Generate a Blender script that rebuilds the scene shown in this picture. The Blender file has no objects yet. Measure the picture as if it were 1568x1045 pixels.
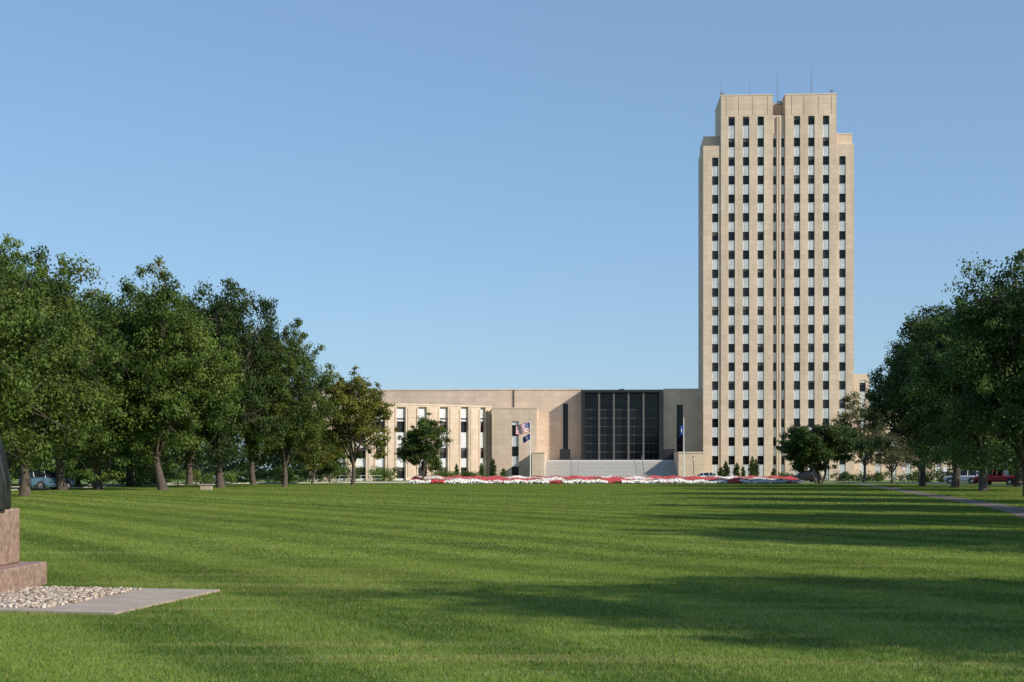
import bpy, math, random
import numpy as np
from mathutils import Vector, Matrix
rad = math.radians
F = 2178.0; CX = 784.0; HZ = 722.0; EYE = 1.65
TH = rad(3.0)
scene = bpy.context.scene

# ------------------------------------------------------------------ helpers
def gx(px, d): return (px-CX)*d/F
def gz(py, d): return EYE+(HZ-py)*d/F
def Bx(px, y): return y*math.tan(math.atan((px-CX)/F)-TH)
def Bdepth(x, y): return -x*math.sin(TH)+y*math.cos(TH)
def Bz(py, x, y): return EYE+(HZ-py)*Bdepth(x, y)/F

def nt(mat):
    mat.use_nodes = True
    n = mat.node_tree.nodes; l = mat.node_tree.links
    return n, l, n['Principled BSDF']

def simple(name, col, rough=0.6, metal=0.0, noise=0.0, scale=3.0, bump=0.0, spec=0.5):
    m = bpy.data.materials.new(name)
    n, l, b = nt(m)
    b.inputs['Roughness'].default_value = rough
    b.inputs['Metallic'].default_value = metal
    b.inputs['Specular IOR Level'].default_value = spec
    tc = n.new('ShaderNodeTexCoord')
    nz = n.new('ShaderNodeTexNoise'); nz.inputs['Scale'].default_value = scale
    nz.inputs['Detail'].default_value = 6
    l.new(tc.outputs['Object'], nz.inputs['Vector'])
    mr = n.new('ShaderNodeMapRange')
    mr.inputs['From Min'].default_value = 0.3; mr.inputs['From Max'].default_value = 0.7
    mr.inputs['To Min'].default_value = 1-noise; mr.inputs['To Max'].default_value = 1+noise
    l.new(nz.outputs['Fac'], mr.inputs['Value'])
    mx = n.new('ShaderNodeVectorMath'); mx.operation = 'SCALE'
    mx.inputs[0].default_value = col[:3]
    l.new(mr.outputs['Result'], mx.inputs['Scale'])
    l.new(mx.outputs['Vector'], b.inputs['Base Color'])
    if bump > 0:
        bp = n.new('ShaderNodeBump'); bp.inputs['Strength'].default_value = bump
        l.new(nz.outputs['Fac'], bp.inputs['Height']); l.new(bp.outputs['Normal'], b.inputs['Normal'])
    return m

def stone_mat(name, c1, c2, bw=1.6, bh=0.95, jointdark=0.82):
    m = bpy.data.materials.new(name)
    n, l, b = nt(m)
    b.inputs['Roughness'].default_value = 0.85
    b.inputs['Specular IOR Level'].default_value = 0.2
    tc = n.new('ShaderNodeTexCoord')
    sp = n.new('ShaderNodeSeparateXYZ'); l.new(tc.outputs['Object'], sp.inputs[0])
    ad = n.new('ShaderNodeMath'); ad.operation = 'ADD'
    l.new(sp.outputs['X'], ad.inputs[0]); l.new(sp.outputs['Y'], ad.inputs[1])
    cb = n.new('ShaderNodeCombineXYZ'); l.new(ad.outputs[0], cb.inputs['X']); l.new(sp.outputs['Z'], cb.inputs['Y'])
    br = n.new('ShaderNodeTexBrick'); br.inputs['Scale'].default_value = 1.0
    br.inputs['Brick Width'].default_value = bw; br.inputs['Row Height'].default_value = bh
    br.inputs['Mortar Size'].default_value = 0.018; br.inputs['Mortar Smooth'].default_value = 0.3
    br.inputs['Color1'].default_value = (*c1, 1); br.inputs['Color2'].default_value = (*c2, 1)
    br.inputs['Mortar'].default_value = (c1[0]*jointdark*.75, c1[1]*jointdark*.75, c1[2]*jointdark*.75, 1)
    l.new(cb.outputs[0], br.inputs['Vector'])
    mp = n.new('ShaderNodeMapping'); mp.inputs['Scale'].default_value = (0.35, 0.35, 0.06)
    l.new(tc.outputs['Object'], mp.inputs['Vector'])
    nz = n.new('ShaderNodeTexNoise'); nz.inputs['Scale'].default_value = 1.3; nz.inputs['Detail'].default_value = 7
    l.new(mp.outputs[0], nz.inputs['Vector'])
    mr = n.new('ShaderNodeMapRange'); mr.inputs['From Min'].default_value = .3; mr.inputs['From Max'].default_value = .72
    mr.inputs['To Min'].default_value = .84; mr.inputs['To Max'].default_value = 1.07
    l.new(nz.outputs['Fac'], mr.inputs['Value'])
    mx = n.new('ShaderNodeVectorMath'); mx.operation = 'SCALE'
    l.new(br.outputs['Color'], mx.inputs[0]); l.new(mr.outputs['Result'], mx.inputs['Scale'])
    l.new(mx.outputs['Vector'], b.inputs['Base Color'])
    return m

class MB:
    """mesh builder of boxes / polys with material slots"""
    def __init__(s, mats): s.v=[]; s.f=[]; s.m=[]; s.mats=mats; s.names=list(mats.keys())
    def add(s, vs, fs, mat):
        o=len(s.v); s.v+= [tuple(p) for p in vs]; i=s.names.index(mat)
        for f in fs: s.f.append(tuple(o+k for k in f)); s.m.append(i)
    def box(s, x0,x1,y0,y1,z0,z1,mat, T=None):
        if x1<x0: x0,x1=x1,x0
        vs=[(x0,y0,z0),(x1,y0,z0),(x1,y1,z0),(x0,y1,z0),(x0,y0,z1),(x1,y0,z1),(x1,y1,z1),(x0,y1,z1)]
        if T: vs=[T(*p) for p in vs]
        s.add(vs, [(0,3,2,1),(4,5,6,7),(0,1,5,4),(1,2,6,5),(2,3,7,6),(3,0,4,7)], mat)
    def cyl(s, p0, p1, r0, r1, mat, n=10):
        p0=Vector(p0); p1=Vector(p1); d=(p1-p0).normalized()
        a=d.orthogonal().normalized(); b=d.cross(a)
        vs=[]
        for p,r in ((p0,r0),(p1,r1)):
            for i in range(n):
                t=2*math.pi*i/n; vs.append(p+a*math.cos(t)*r+b*math.sin(t)*r)
        fs=[(i,(i+1)%n,n+(i+1)%n,n+i) for i in range(n)]+[tuple(range(n))[::-1],tuple(range(n,2*n))]
        s.add(vs,fs,mat)
    def obj(s, name, parent=None, smooth=False, bevel=0):
        me=bpy.data.meshes.new(name); me.from_pydata(s.v,[],s.f)
        for k in s.names: me.materials.append(s.mats[k])
        me.polygons.foreach_set('material_index', s.m)
        if smooth: me.polygons.foreach_set('use_smooth',[True]*len(s.f))
        me.update(); me.validate()
        import bmesh
        bm=bmesh.new(); bm.from_mesh(me); bmesh.ops.recalc_face_normals(bm, faces=bm.faces); bm.to_mesh(me); bm.free()
        o=bpy.data.objects.new(name, me); scene.collection.objects.link(o)
        if parent: o.parent=parent
        if bevel:
            md=o.modifiers.new('b','BEVEL'); md.width=bevel; md.segments=2; md.limit_method='ANGLE'
        return o

def empty(name, loc=(0,0,0), rz=0):
    e=bpy.data.objects.new(name,None); scene.collection.objects.link(e)
    e.location=loc; e.rotation_euler=(0,0,rz); return e

def fast_mesh(name, V, Q, mats, midx=None, tint=None, k=4):
    me=bpy.data.meshes.new(name)
    nv=len(V); nf=len(Q)
    me.vertices.add(nv); me.vertices.foreach_set('co', np.asarray(V,dtype=np.float32).ravel())
    me.loops.add(nf*k); me.loops.foreach_set('vertex_index', np.asarray(Q,dtype=np.int32).ravel())
    me.polygons.add(nf); me.polygons.foreach_set('loop_start', np.arange(0,nf*k,k,dtype=np.int32))
    try: me.polygons.foreach_set('loop_total', np.full(nf,k,dtype=np.int32))
    except Exception: pass
    for m in mats: me.materials.append(m)
    if midx is not None: me.polygons.foreach_set('material_index', np.asarray(midx,dtype=np.int32))
    if tint is not None:
        a=me.attributes.new('tint','FLOAT','FACE'); a.data.foreach_set('value', np.asarray(tint,dtype=np.float32))
    me.update(calc_edges=True)
    return me

# ------------------------------------------------------------------ world, sun, camera
SUN_EL=rad(30); SUN_AZ=rad(58)
sdir=Vector((math.sin(SUN_AZ)*math.cos(SUN_EL), -math.cos(SUN_AZ)*math.cos(SUN_EL), math.sin(SUN_EL)))
w=bpy.data.worlds.new("World"); scene.world=w; w.use_nodes=True
wn=w.node_tree.nodes; wl=w.node_tree.links
sky=wn.new('ShaderNodeTexSky'); sky.sky_type='NISHITA'; sky.sun_disc=False
sky.sun_elevation=SUN_EL; sky.sun_rotation=rad(122); sky.altitude=500
sky.air_density=1.0; sky.dust_density=0.6; sky.ozone_density=1.6
bg=wn['Background']; bg.inputs['Strength'].default_value=0.12
gm=wn.new('ShaderNodeGamma'); gm.inputs['Gamma'].default_value=.54
wl.new(sky.outputs[0], gm.inputs['Color'])
tm=wn.new('ShaderNodeVectorMath'); tm.operation='MULTIPLY'; tm.inputs[1].default_value=(1.46,1.96,2.5)
wl.new(gm.outputs[0], tm.inputs[0]); wl.new(tm.outputs[0], bg.inputs['Color'])
sl=bpy.data.lights.new('sun','SUN'); sl.energy=5.0; sl.angle=rad(0.53); sl.color=(1.0,0.91,0.78)
so=bpy.data.objects.new('sun',sl); scene.collection.objects.link(so)
so.rotation_euler=sdir.to_track_quat('Z','Y').to_euler()
so.location=(60,-40,60)
cam=bpy.data.cameras.new('camera'); co=bpy.data.objects.new('camera',cam); scene.collection.objects.link(co)
cam.lens=50.0; cam.sensor_width=36; cam.clip_end=6000; cam.clip_start=0.1
co.location=(0,0,EYE); co.rotation_euler=(rad(90),0,0); cam.shift_y=(HZ-522.5)/1568
scene.camera=co
scene.view_settings.view_transform='Standard'; scene.view_settings.look='None'; scene.view_settings.exposure=0

# ------------------------------------------------------------------ materials
def grass_material(name, blades):
    m=bpy.data.materials.new(name); n,l,b=nt(m)
    b.inputs['Roughness'].default_value=0.75; b.inputs['Specular IOR Level'].default_value=0.15
    g=n.new('ShaderNodeNewGeometry')
    nz0=n.new('ShaderNodeTexNoise'); nz0.inputs['Scale'].default_value=0.10; nz0.inputs['Detail'].default_value=3
    l.new(g.outputs['Position'], nz0.inputs['Vector'])
    def stripes(dirv, period, wob):
        dot=n.new('ShaderNodeVectorMath'); dot.operation='DOT_PRODUCT'; dot.inputs[1].default_value=dirv
        l.new(g.outputs['Position'], dot.inputs[0])
        ma=n.new('ShaderNodeMath'); ma.operation='MULTIPLY_ADD'; ma.inputs[1].default_value=wob
        l.new(nz0.outputs['Fac'], ma.inputs[0]); l.new(dot.outputs['Value'], ma.inputs[2])
        mu=n.new('ShaderNodeMath'); mu.operation='MULTIPLY'; mu.inputs[1].default_value=2*math.pi/period
        l.new(ma.outputs[0], mu.inputs[0])
        si=n.new('ShaderNodeMath'); si.operation='SINE'; l.new(mu.outputs[0], si.inputs[0])
        st=n.new('ShaderNodeMapRange'); st.interpolation_type='SMOOTHSTEP'
        st.inputs['From Min'].default_value=-.4; st.inputs['From Max'].default_value=.4
        l.new(si.outputs[0], st.inputs['Value']); return st
    s1=stripes((.88,.48,0),2.6,1.3); s2=stripes((.85,.53,0),10.7,3.0)
    nz=n.new('ShaderNodeTexNoise'); nz.inputs['Scale'].default_value=0.55; nz.inputs['Detail'].default_value=9; nz.inputs['Roughness'].default_value=.68
    l.new(g.outputs['Position'], nz.inputs['Vector'])
    nl_=n.new('ShaderNodeTexNoise'); nl_.inputs['Scale'].default_value=0.045; nl_.inputs['Detail'].default_value=3
    l.new(g.outputs['Position'], nl_.inputs['Vector'])
    def madd(src, k, add):
        a=n.new('ShaderNodeMath'); a.operation='MULTIPLY_ADD'; a.inputs[1].default_value=k
        l.new(src, a.inputs[0])
        if isinstance(add,float): a.inputs[2].default_value=add
        else: l.new(add, a.inputs[2])
        return a.outputs[0]
    v=madd(s1.outputs[0],.34,-.64)
    v=madd(s2.outputs[0],.18,v)
    v=madd(nz.outputs['Fac'],.95,v)
    v=madd(nl_.outputs['Fac'],.75,v)
    cr=n.new('ShaderNodeValToRGB')
    cr.color_ramp.elements[0].color=(0.078,0.138,0.018,1); cr.color_ramp.elements[1].color=(0.245,0.325,0.058,1)
    l.new(v, cr.inputs['Fac'])
    out=cr.outputs['Color']
    mp=n.new('ShaderNodeMapping'); mp.inputs['Rotation'].default_value=(0,0,rad(61)); mp.inputs['Scale'].default_value=(.14,1.9,1)
    l.new(g.outputs['Position'], mp.inputs['Vector'])
    nd=n.new('ShaderNodeTexNoise'); nd.inputs['Scale'].default_value=1.0; nd.inputs['Detail'].default_value=6
    l.new(mp.outputs[0], nd.inputs['Vector'])
    md=n.new('ShaderNodeMapRange'); md.inputs['From Min'].default_value=.54; md.inputs['From Max'].default_value=.70; md.inputs['To Max'].default_value=.65
    l.new(nd.outputs['Fac'], md.inputs['Value'])
    mx=n.new('ShaderNodeMix'); mx.data_type='RGBA'; mx.inputs['B'].default_value=(.35,.34,.12,1)
    l.new(md.outputs[0], mx.inputs['Factor']); l.new(out, mx.inputs['A']); out=mx.outputs['Result']
    if blades:
        at=n.new('ShaderNodeAttribute'); at.attribute_name='tint'
        mr=n.new('ShaderNodeMapRange'); mr.inputs['To Min'].default_value=.6; mr.inputs['To Max'].default_value=1.5
        l.new(at.outputs['Fac'], mr.inputs['Value'])
        sc=n.new('ShaderNodeVectorMath'); sc.operation='SCALE'
        l.new(out, sc.inputs[0]); l.new(mr.outputs[0], sc.inputs['Scale']); out=sc.outputs['Vector']
        gt=n.new('ShaderNodeMath'); gt.operation='GREATER_THAN'; gt.inputs[1].default_value=.94
        l.new(at.outputs['Fac'], gt.inputs[0])
        m2=n.new('ShaderNodeMix'); m2.data_type='RGBA'; m2.inputs['B'].default_value=(.40,.34,.16,1)
        l.new(gt.outputs[0], m2.inputs['Factor']); l.new(out, m2.inputs['A']); out=m2.outputs['Result']
        tr=n.new('ShaderNodeBsdfTranslucent'); l.new(out, tr.inputs['Color'])
        ms=n.new('ShaderNodeMixShader'); ms.inputs['Fac'].default_value=.35
        l.new(b.outputs[0], ms.inputs[1]); l.new(tr.outputs[0], ms.inputs[2])
        l.new(ms.outputs[0], n['Material Output'].inputs['Surface'])
    l.new(out, b.inputs['Base Color'])
    return m
M_ground=grass_material('lawn_ground_mat', False)
M_blade=grass_material('grass_blade_mat', True)

def leaf_material(name, dark, light, transl=.3, autumn=(.26,.20,.04), aut=.0):
    m=bpy.data.materials.new(name); n,l,b=nt(m)
    b.inputs['Roughness'].default_value=.55; b.inputs['Specular IOR Level'].default_value=.25
    at=n.new('ShaderNodeAttribute'); at.attribute_name='tint'
    tc=n.new('ShaderNodeNewGeometry')
    nz=n.new('ShaderNodeTexNoise'); nz.inputs['Scale'].default_value=.38; nz.inputs['Detail'].default_value=2
    l.new(tc.outputs['Position'], nz.inputs['Vector'])
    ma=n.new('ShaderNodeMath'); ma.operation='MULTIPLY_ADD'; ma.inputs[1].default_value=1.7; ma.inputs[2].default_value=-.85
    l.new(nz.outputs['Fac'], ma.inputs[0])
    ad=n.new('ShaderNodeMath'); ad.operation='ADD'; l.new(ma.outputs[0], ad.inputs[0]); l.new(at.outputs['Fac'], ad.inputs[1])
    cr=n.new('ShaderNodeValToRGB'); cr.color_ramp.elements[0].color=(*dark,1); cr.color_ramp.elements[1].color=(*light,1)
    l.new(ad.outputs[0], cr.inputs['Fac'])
    n2=n.new('ShaderNodeTexNoise'); n2.inputs['Scale'].default_value=.22; n2.inputs['Detail'].default_value=3
    vo=n.new('ShaderNodeVectorMath'); vo.operation='ADD'; vo.inputs[1].default_value=(37,11,5)
    l.new(tc.outputs['Position'], vo.inputs[0]); l.new(vo.outputs[0], n2.inputs['Vector'])
    mr2=n.new('ShaderNodeMapRange'); mr2.inputs['From Min'].default_value=.60; mr2.inputs['From Max'].default_value=.72; mr2.inputs['To Max'].default_value=aut
    l.new(n2.outputs['Fac'], mr2.inputs['Value'])
    mx=n.new('ShaderNodeMix'); mx.data_type='RGBA'; mx.inputs['B'].default_value=(*autumn,1)
    l.new(mr2.outputs[0], mx.inputs['Factor']); l.new(cr.outputs['Color'], mx.inputs['A'])
    oi=n.new('ShaderNodeObjectInfo')
    mr=n.new('ShaderNodeMapRange'); mr.inputs['To Min'].default_value=.78; mr.inputs['To Max'].default_value=1.25
    l.new(oi.outputs['Random'], mr.inputs['Value'])
    sc=n.new('ShaderNodeVectorMath'); sc.operation='SCALE'
    l.new(mx.outputs['Result'], sc.inputs[0]); l.new(mr.outputs[0], sc.inputs['Scale'])
    l.new(sc.outputs['Vector'], b.inputs['Base Color'])
    tr=n.new('ShaderNodeBsdfTranslucent'); l.new(sc.outputs['Vector'], tr.inputs['Color'])
    ms=n.new('ShaderNodeMixShader'); ms.inputs['Fac'].default_value=transl
    l.new(b.outputs[0], ms.inputs[1]); l.new(tr.outputs[0], ms.inputs[2])
    l.new(ms.outputs[0], n['Material Output'].inputs['Surface'])
    return m
L_elm=leaf_material('elm_leaves',(.022,.050,.009),(.140,.200,.034),aut=.35)
L_dark=leaf_material('dark_leaves',(.016,.038,.009),(.090,.145,.030),aut=.1)
L_yel=leaf_material('autumn_leaves',(.050,.080,.012),(.25,.24,.04),aut=.9,autumn=(.32,.21,.03))
L_olive=leaf_material('olive_leaves',(.07,.09,.028),(.25,.25,.10),aut=.5)
L_far=leaf_material('distant_leaves',(.022,.04,.015),(.06,.085,.03))
M_bark=simple('bark',(.085,.065,.05),.9,noise=.35,scale=4,bump=.6)

# ------------------------------------------------------------------ trees
def tubes(paths, sides):
    V=[];Q=[];o=0
    for P,Rr in paths:
        P=np.array(P,float); n=len(P)
        for i in range(n):
            d=P[min(i+1,n-1)]-P[max(i-1,0)]; d/=np.linalg.norm(d)+1e-9
            a=np.cross(d,[0.3,0.9,0.2]); a/=np.linalg.norm(a)+1e-9; b=np.cross(d,a)
            t=np.arange(sides)*2*np.pi/sides
            V.append(P[i]+Rr[i]*(np.outer(np.cos(t),a)+np.outer(np.sin(t),b)))
        for i in range(n-1):
            for k in range(sides):
                Q.append((o+i*sides+k,o+i*sides+(k+1)%sides,o+(i+1)*sides+(k+1)%sides,o+(i+1)*sides+k))
        o+=n*sides
    return np.concatenate(V), np.array(Q)

def leaf_cloud(C, Rr, per, size, rng, flat=.72):
    per_i=np.maximum(12,(per*np.minimum(1.3,(Rr/np.mean(Rr))**2)).astype(int)) if len(Rr)>0 else per
    idx=np.repeat(np.arange(len(C)),per_i); n=len(idx)
    d=rng.normal(size=(n,3)); d/=np.linalg.norm(d,axis=1)[:,None]
    r=rng.random(n)**.5*(1+.22*np.abs(rng.normal(size=n)))
    # each clump stretched along its own axis so it reads as a spray, not a ball
    ax=rng.normal(size=(len(C),3)); ax[:,2]=ax[:,2]*.6+.35; ax/=np.linalg.norm(ax,axis=1)[:,None]
    off=d*(r*Rr[idx])[:,None]*np.array([1,1,flat])
    al=(off*ax[idx]).sum(1)[:,None]*ax[idx]
    P=C[idx]+off*.85+al*.55
    N=rng.normal(size=(n,3))*.75+np.array([0,0,.5])+d*1.0; N/=np.linalg.norm(N,axis=1)[:,None]
    t=np.cross(N,rng.normal(size=(n,3))); t/=np.linalg.norm(t,axis=1)[:,None]
    b=np.cross(N,t)
    s=(size*(.6+.8*rng.random(n)))[:,None]
    V=np.stack([P-t*s,P-b*s*.55,P+t*s,P+b*s*.55],axis=1).reshape(-1,3)
    Q=np.arange(n*4).reshape(-1,4)
    ct=rng.random(len(C))
    tint=np.clip(.5*ct[idx]+.3*rng.random(n)+.2*(d[:,2]*.5+.5),0,1)  # last term paints clump tops lighter, imitating sunlit foliage
    return V,Q,tint

def tree_mesh(name, seed, H, R, cb, leafmat, fork=2.4, nl=11, ncl=17, per=165, size=.17, trunk=.36, crad=1.15, stems=1, droop=0.0, spread=.66, lrr=(.32,.18)):
    rng=np.random.default_rng(seed)
    cz=(H+cb)/2; hz=(H-cb)/2
    lobes=[];lr=[]
    ga=2.399
    for i in range(nl):
        u=-.88+1.78*(i+.5)/nl; u=min(u,.9)
        rr=math.sqrt(max(0.05,1-u*u*.85))
        a=i*ga+rng.random()*.8
        k=spread*(.72+.5*rng.random())
        lobes.append([R*k*rr*math.cos(a), R*k*rr*math.sin(a), cz+hz*k*1.15*u])
        lr.append((lrr[0]+lrr[1]*rng.random()))
    lobes.append([0,0,cz+hz*.25]); lr.append(.5)
    lobes.append([0,0,cz-hz*.35]); lr.append(.42)
    lobes=np.array(lobes); lr=np.array(lr)
    C=[];CR=[];paths=[]
    for i,(c,r) in enumerate(zip(lobes,lr)):
        m=ncl
        d=rng.normal(size=(m,3)); d/=np.linalg.norm(d,axis=1)[:,None]
        d[:,2]=np.where(d[:,2]<-.6,-d[:,2],d[:,2])
        q=c+d*(r*(.45+.6*rng.random(m)))[:,None]*np.array([R,R,hz*.95])
        cr_=crad*(.45+.7*rng.random(m))
        # outlying small sprays
        far=rng.random(m)<.28
        q[far]=c+d[far]*(r*1.28)*np.array([R,R,hz*.95]); cr_[far]=crad*.42
        q[:,2]-=droop*rng.random(m)*np.clip(np.hypot(q[:,0],q[:,1])/R,0,1)**2
        q[:,2]=np.maximum(q[:,2],cb*.9+.9*rng.random(m))
        C.append(q); CR.append(cr_)
    C=np.concatenate(C); CR=np.concatenate(CR)
    bends=rng.normal(size=(2,))*.25
    forks=[]
    for s in range(stems):
        a=s*2*math.pi/max(stems,1)+rng.random()
        off=0 if stems==1 else .25
        lean=0 if stems==1 else .9
        f=np.array([bends[0]+math.cos(a)*(off+lean),bends[1]+math.sin(a)*(off+lean),fork])
        b0=np.array([math.cos(a)*off,math.sin(a)*off,-.15])
        tr=trunk/(1 if stems==1 else 1.6)
        P=[b0,b0+(f-b0)*.12,b0+(f-b0)*.5+np.array([.08,-.05,0]),f]
        paths.append((P,[tr*1.6,tr*1.1,tr*.92,tr*.8])); forks.append(f)
    for i,c in enumerate(lobes):
        f=forks[i%len(forks)]
        mid=f+(c-f)*.45+np.array([0,0,.12*hz])+rng.normal(size=3)*.3
        r0=trunk*(.42+.15*rng.random())/(1 if stems==1 else 1.3)
        e=c+(c-f)*.15
        paths.append(([f-np.array([0,0,.2]),f+(mid-f)*.5+rng.normal(size=3)*.12,mid,c,e],[r0,r0*.8,r0*.6,r0*.32,r0*.12]))
        sub=C[i*ncl:(i+1)*ncl]
        for q in sub:
            st=mid+(c-mid)*rng.random()
            mm=(st+q)/2+rng.normal(size=3)*.2
            paths.append(([st,mm,q],[r0*.22,r0*.13,.012]))
    TV,TQ=tubes(paths,6)
    LV,LQ,tint=leaf_cloud(C,CR,per,size,rng)
    V=np.concatenate([TV,LV]); Q=np.concatenate([TQ,LQ+len(TV)])
    mi=np.concatenate([np.zeros(len(TQ)),np.ones(len(LQ))])
    tt=np.concatenate([np.zeros(len(TQ)),tint])
    return fast_mesh(name,V,Q,[M_bark,leafmat],mi,tt)

def put(name, me, x, y, H0, H, R0, R, rot):
    o=bpy.data.objects.new(name, me); scene.collection.objects.link(o)
    o.location=(x,y,0); o.rotation_euler=(0,0,rot); o.scale=(R/R0,R/R0,H/H0); return o

kw=dict(per=290,size=.125,crad=1.35,trunk=.42)
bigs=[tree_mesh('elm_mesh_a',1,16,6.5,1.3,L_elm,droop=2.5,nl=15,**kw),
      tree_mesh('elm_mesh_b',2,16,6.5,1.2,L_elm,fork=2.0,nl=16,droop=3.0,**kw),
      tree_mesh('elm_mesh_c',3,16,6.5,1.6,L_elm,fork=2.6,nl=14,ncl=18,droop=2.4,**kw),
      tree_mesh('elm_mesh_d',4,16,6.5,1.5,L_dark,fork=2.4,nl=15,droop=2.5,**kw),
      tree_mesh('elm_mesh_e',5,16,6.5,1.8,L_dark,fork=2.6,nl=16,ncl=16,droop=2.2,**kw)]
def big(px,d,H,R,k,rot,x=None,name='elm_tree'):
    return put(name,bigs[k],gx(px,d) if x is None else x,d,16,H*1.03,6.5,R,rot)
# left group
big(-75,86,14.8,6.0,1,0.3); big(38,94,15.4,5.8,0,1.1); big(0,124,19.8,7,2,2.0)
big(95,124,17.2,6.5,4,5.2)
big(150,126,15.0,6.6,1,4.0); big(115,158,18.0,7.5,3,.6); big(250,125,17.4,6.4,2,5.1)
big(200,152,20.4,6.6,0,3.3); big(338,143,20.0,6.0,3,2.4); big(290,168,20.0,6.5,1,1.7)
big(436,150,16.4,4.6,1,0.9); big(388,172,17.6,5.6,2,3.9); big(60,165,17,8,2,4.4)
# right group
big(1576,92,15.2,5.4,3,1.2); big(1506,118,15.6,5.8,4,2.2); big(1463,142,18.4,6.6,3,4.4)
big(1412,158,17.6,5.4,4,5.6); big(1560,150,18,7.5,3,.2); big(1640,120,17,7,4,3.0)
# trees beyond the right edge of the frame that shade the lawn
big(0,7.2,13.0,5.6,3,1.0,x=20.5); big(0,26.0,13.5,6.0,4,2.0,x=25.8); big(0,39.5,14,6.0,3,3.0,x=28.0)
big(0,55,14.5,6.4,4,4.0,x=30.5); big(0,73,14,5.8,3,5.0,x=33)
# individual smaller trees
m=tree_mesh('ash_mesh',11,13,4.4,2.0,L_yel,fork=2.4,nl=13,ncl=15,per=170,size=.12,trunk=.22,crad=.9,droop=1.0)
put('ash_tree',m,gx(540,172),172,13,14.0,4.4,4.8,.4)
m=tree_mesh('linden_mesh',12,8.2,3,1.3,L_elm,fork=1.8,nl=9,ncl=14,per=200,size=.11,trunk=.15,crad=.75)
put('linden_tree',m,gx(645,190),190,8.2,8.5,3,3.2,.4)
m=tree_mesh('crabapple_mesh',13,7.8,4.8,1.6,L_dark,fork=1.6,nl=13,ncl=15,per=220,size=.13,trunk=.22,crad=.95,stems=3,droop=.8)
put('crabapple_tree',m,gx(1254,183),183,7.8,7.9,4.8,5.1,1.0)
m=tree_mesh('honeylocust_mesh',14,13,5,2.2,L_olive,fork=2.5,nl=12,ncl=13,per=80,size=.14,trunk=.2,crad=.85)
put('honeylocust_tree',m,gx(1322,212),212,13,13.0,5,5.2,0)
put('honeylocust_tree',m,gx(1408,205),205,13,10,5,4.2,2.2)
put('honeylocust_tree',m,gx(1368,190),190,13,7.6,5,4.0,3.2)
put('ash_tree',bpy.data.meshes['ash_mesh'],gx(478,190),190,13,8,4.4,4.0,2.0)
put('linden_tree',bpy.data.meshes['linden_mesh'],gx(505,200),200,8.2,6.5,3,3.0,2.0)

# arborvitae columns
def arbor_mesh(seed):
    rng=np.random.default_rng(seed)
    z=np.linspace(.15,2.9,16); C=[];R=[]
    for zz in z:
        r=.42*math.sin(math.pi*min(1,(zz+.5)/3.6))**.7
        for k in range(3):
            a=rng.random()*6.28; C.append([math.cos(a)*r*.5,math.sin(a)*r*.5,zz]); R.append(r*.75)
    V,Q,t=leaf_cloud(np.array(C),np.array(R),45,.09,rng)
    TV,TQ=tubes([([[0,0,0],[0,0,1.5],[0,0,2.8]],[.06,.05,.01])],6)
    return fast_mesh('arborvitae_mesh',np.concatenate([TV,V]),np.concatenate([TQ,Q+len(TV)]),[M_bark,L_dark],
        np.concatenate([np.zeros(len(TQ)),np.ones(len(Q))]),np.concatenate([np.zeros(len(TQ)),t]))
am=arbor_mesh(5)
for px,d,s in [(699,240,.85),(737,240,.9),(755,238,1.15),(771,238,1.1),(727,236,.7),(1104,236,1.2),(1112,238,1.3),(1128,238,1.2),(1152,238,1.25),(1158,240,1.1),(1185,240,1.0),(1138,236,.8)]:
    o=bpy.data.objects.new('arborvitae_shrub',am); scene.collection.objects.link(o)
    o.location=(gx(px,d),d,0); o.scale=(s,s,s*(.9+.25*math.sin(px))); o.rotation_euler=(0,0,px)

def mass(name, pts, per, size, mat, seed):
    rng=np.random.default_rng(seed)
    C=np.array([p[:3] for p in pts]); R=np.array([p[3] for p in pts])
    V,Q,t=leaf_cloud(C,R,per,size,rng,.8)
    me=fast_mesh(name,V,Q,[mat],None,t)
    o=bpy.data.objects.new(name,me); scene.collection.objects.link(o); return o
rng=np.random.default_rng(9)
pts=[]
for i in range(700):
    px=-700+1220*rng.random() if i%2 else 1430+1100*rng.random()
    d=300+60*rng.random(); h=3.5+4.5*(.5+.5*math.sin(px*.021))*rng.random()+2.5*rng.random()
    pts.append((gx(px,d),d,h*.75,1.8+1.8*rng.random()))
    pts.append((gx(px,d),d,1.3,2.4))
mass('distant_trees',pts,100,.40,L_far,3)
pts=[]
for px,d,wd,h in [(150,150,6,2.8),(205,158,5,3),(110,140,5,2.4),(60,150,6,2.8),(285,190,7,1.8),(350,195,6,1.6),(410,195,6,2.4),(480,205,5,3.2),(525,215,4,2.8),(445,200,4,2.6),(585,225,3,2.6),(715,236,3,1.6),(680,238,3,1.6),(0,150,7,3)]:
    for i in range(26):
        pts.append((gx(px,d)+rng.normal()*wd*.45,d+rng.normal()*1.2,h*(.12+.65*rng.random()),.45+.4*rng.random()))
mass('shrubbery',pts,110,.12,L_elm,4)
pts=[]
for px,d,wd,h in [(1290,240,3,1.5),(1345,235,4,1.8),(1400,215,4,2.0),(1440,206,4,2.2),(1490,212,5,2.5),(1215,240,3,1.5),(1550,205,6,2.5)]:
    for i in range(22):
        pts.append((gx(px,d)+rng.normal()*wd*.45,d+rng.normal()*1.2,h*(.15+.65*rng.random()),.45+.4*rng.random()))
mass('shrubbery',pts,90,.13,L_dark,4)

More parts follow.
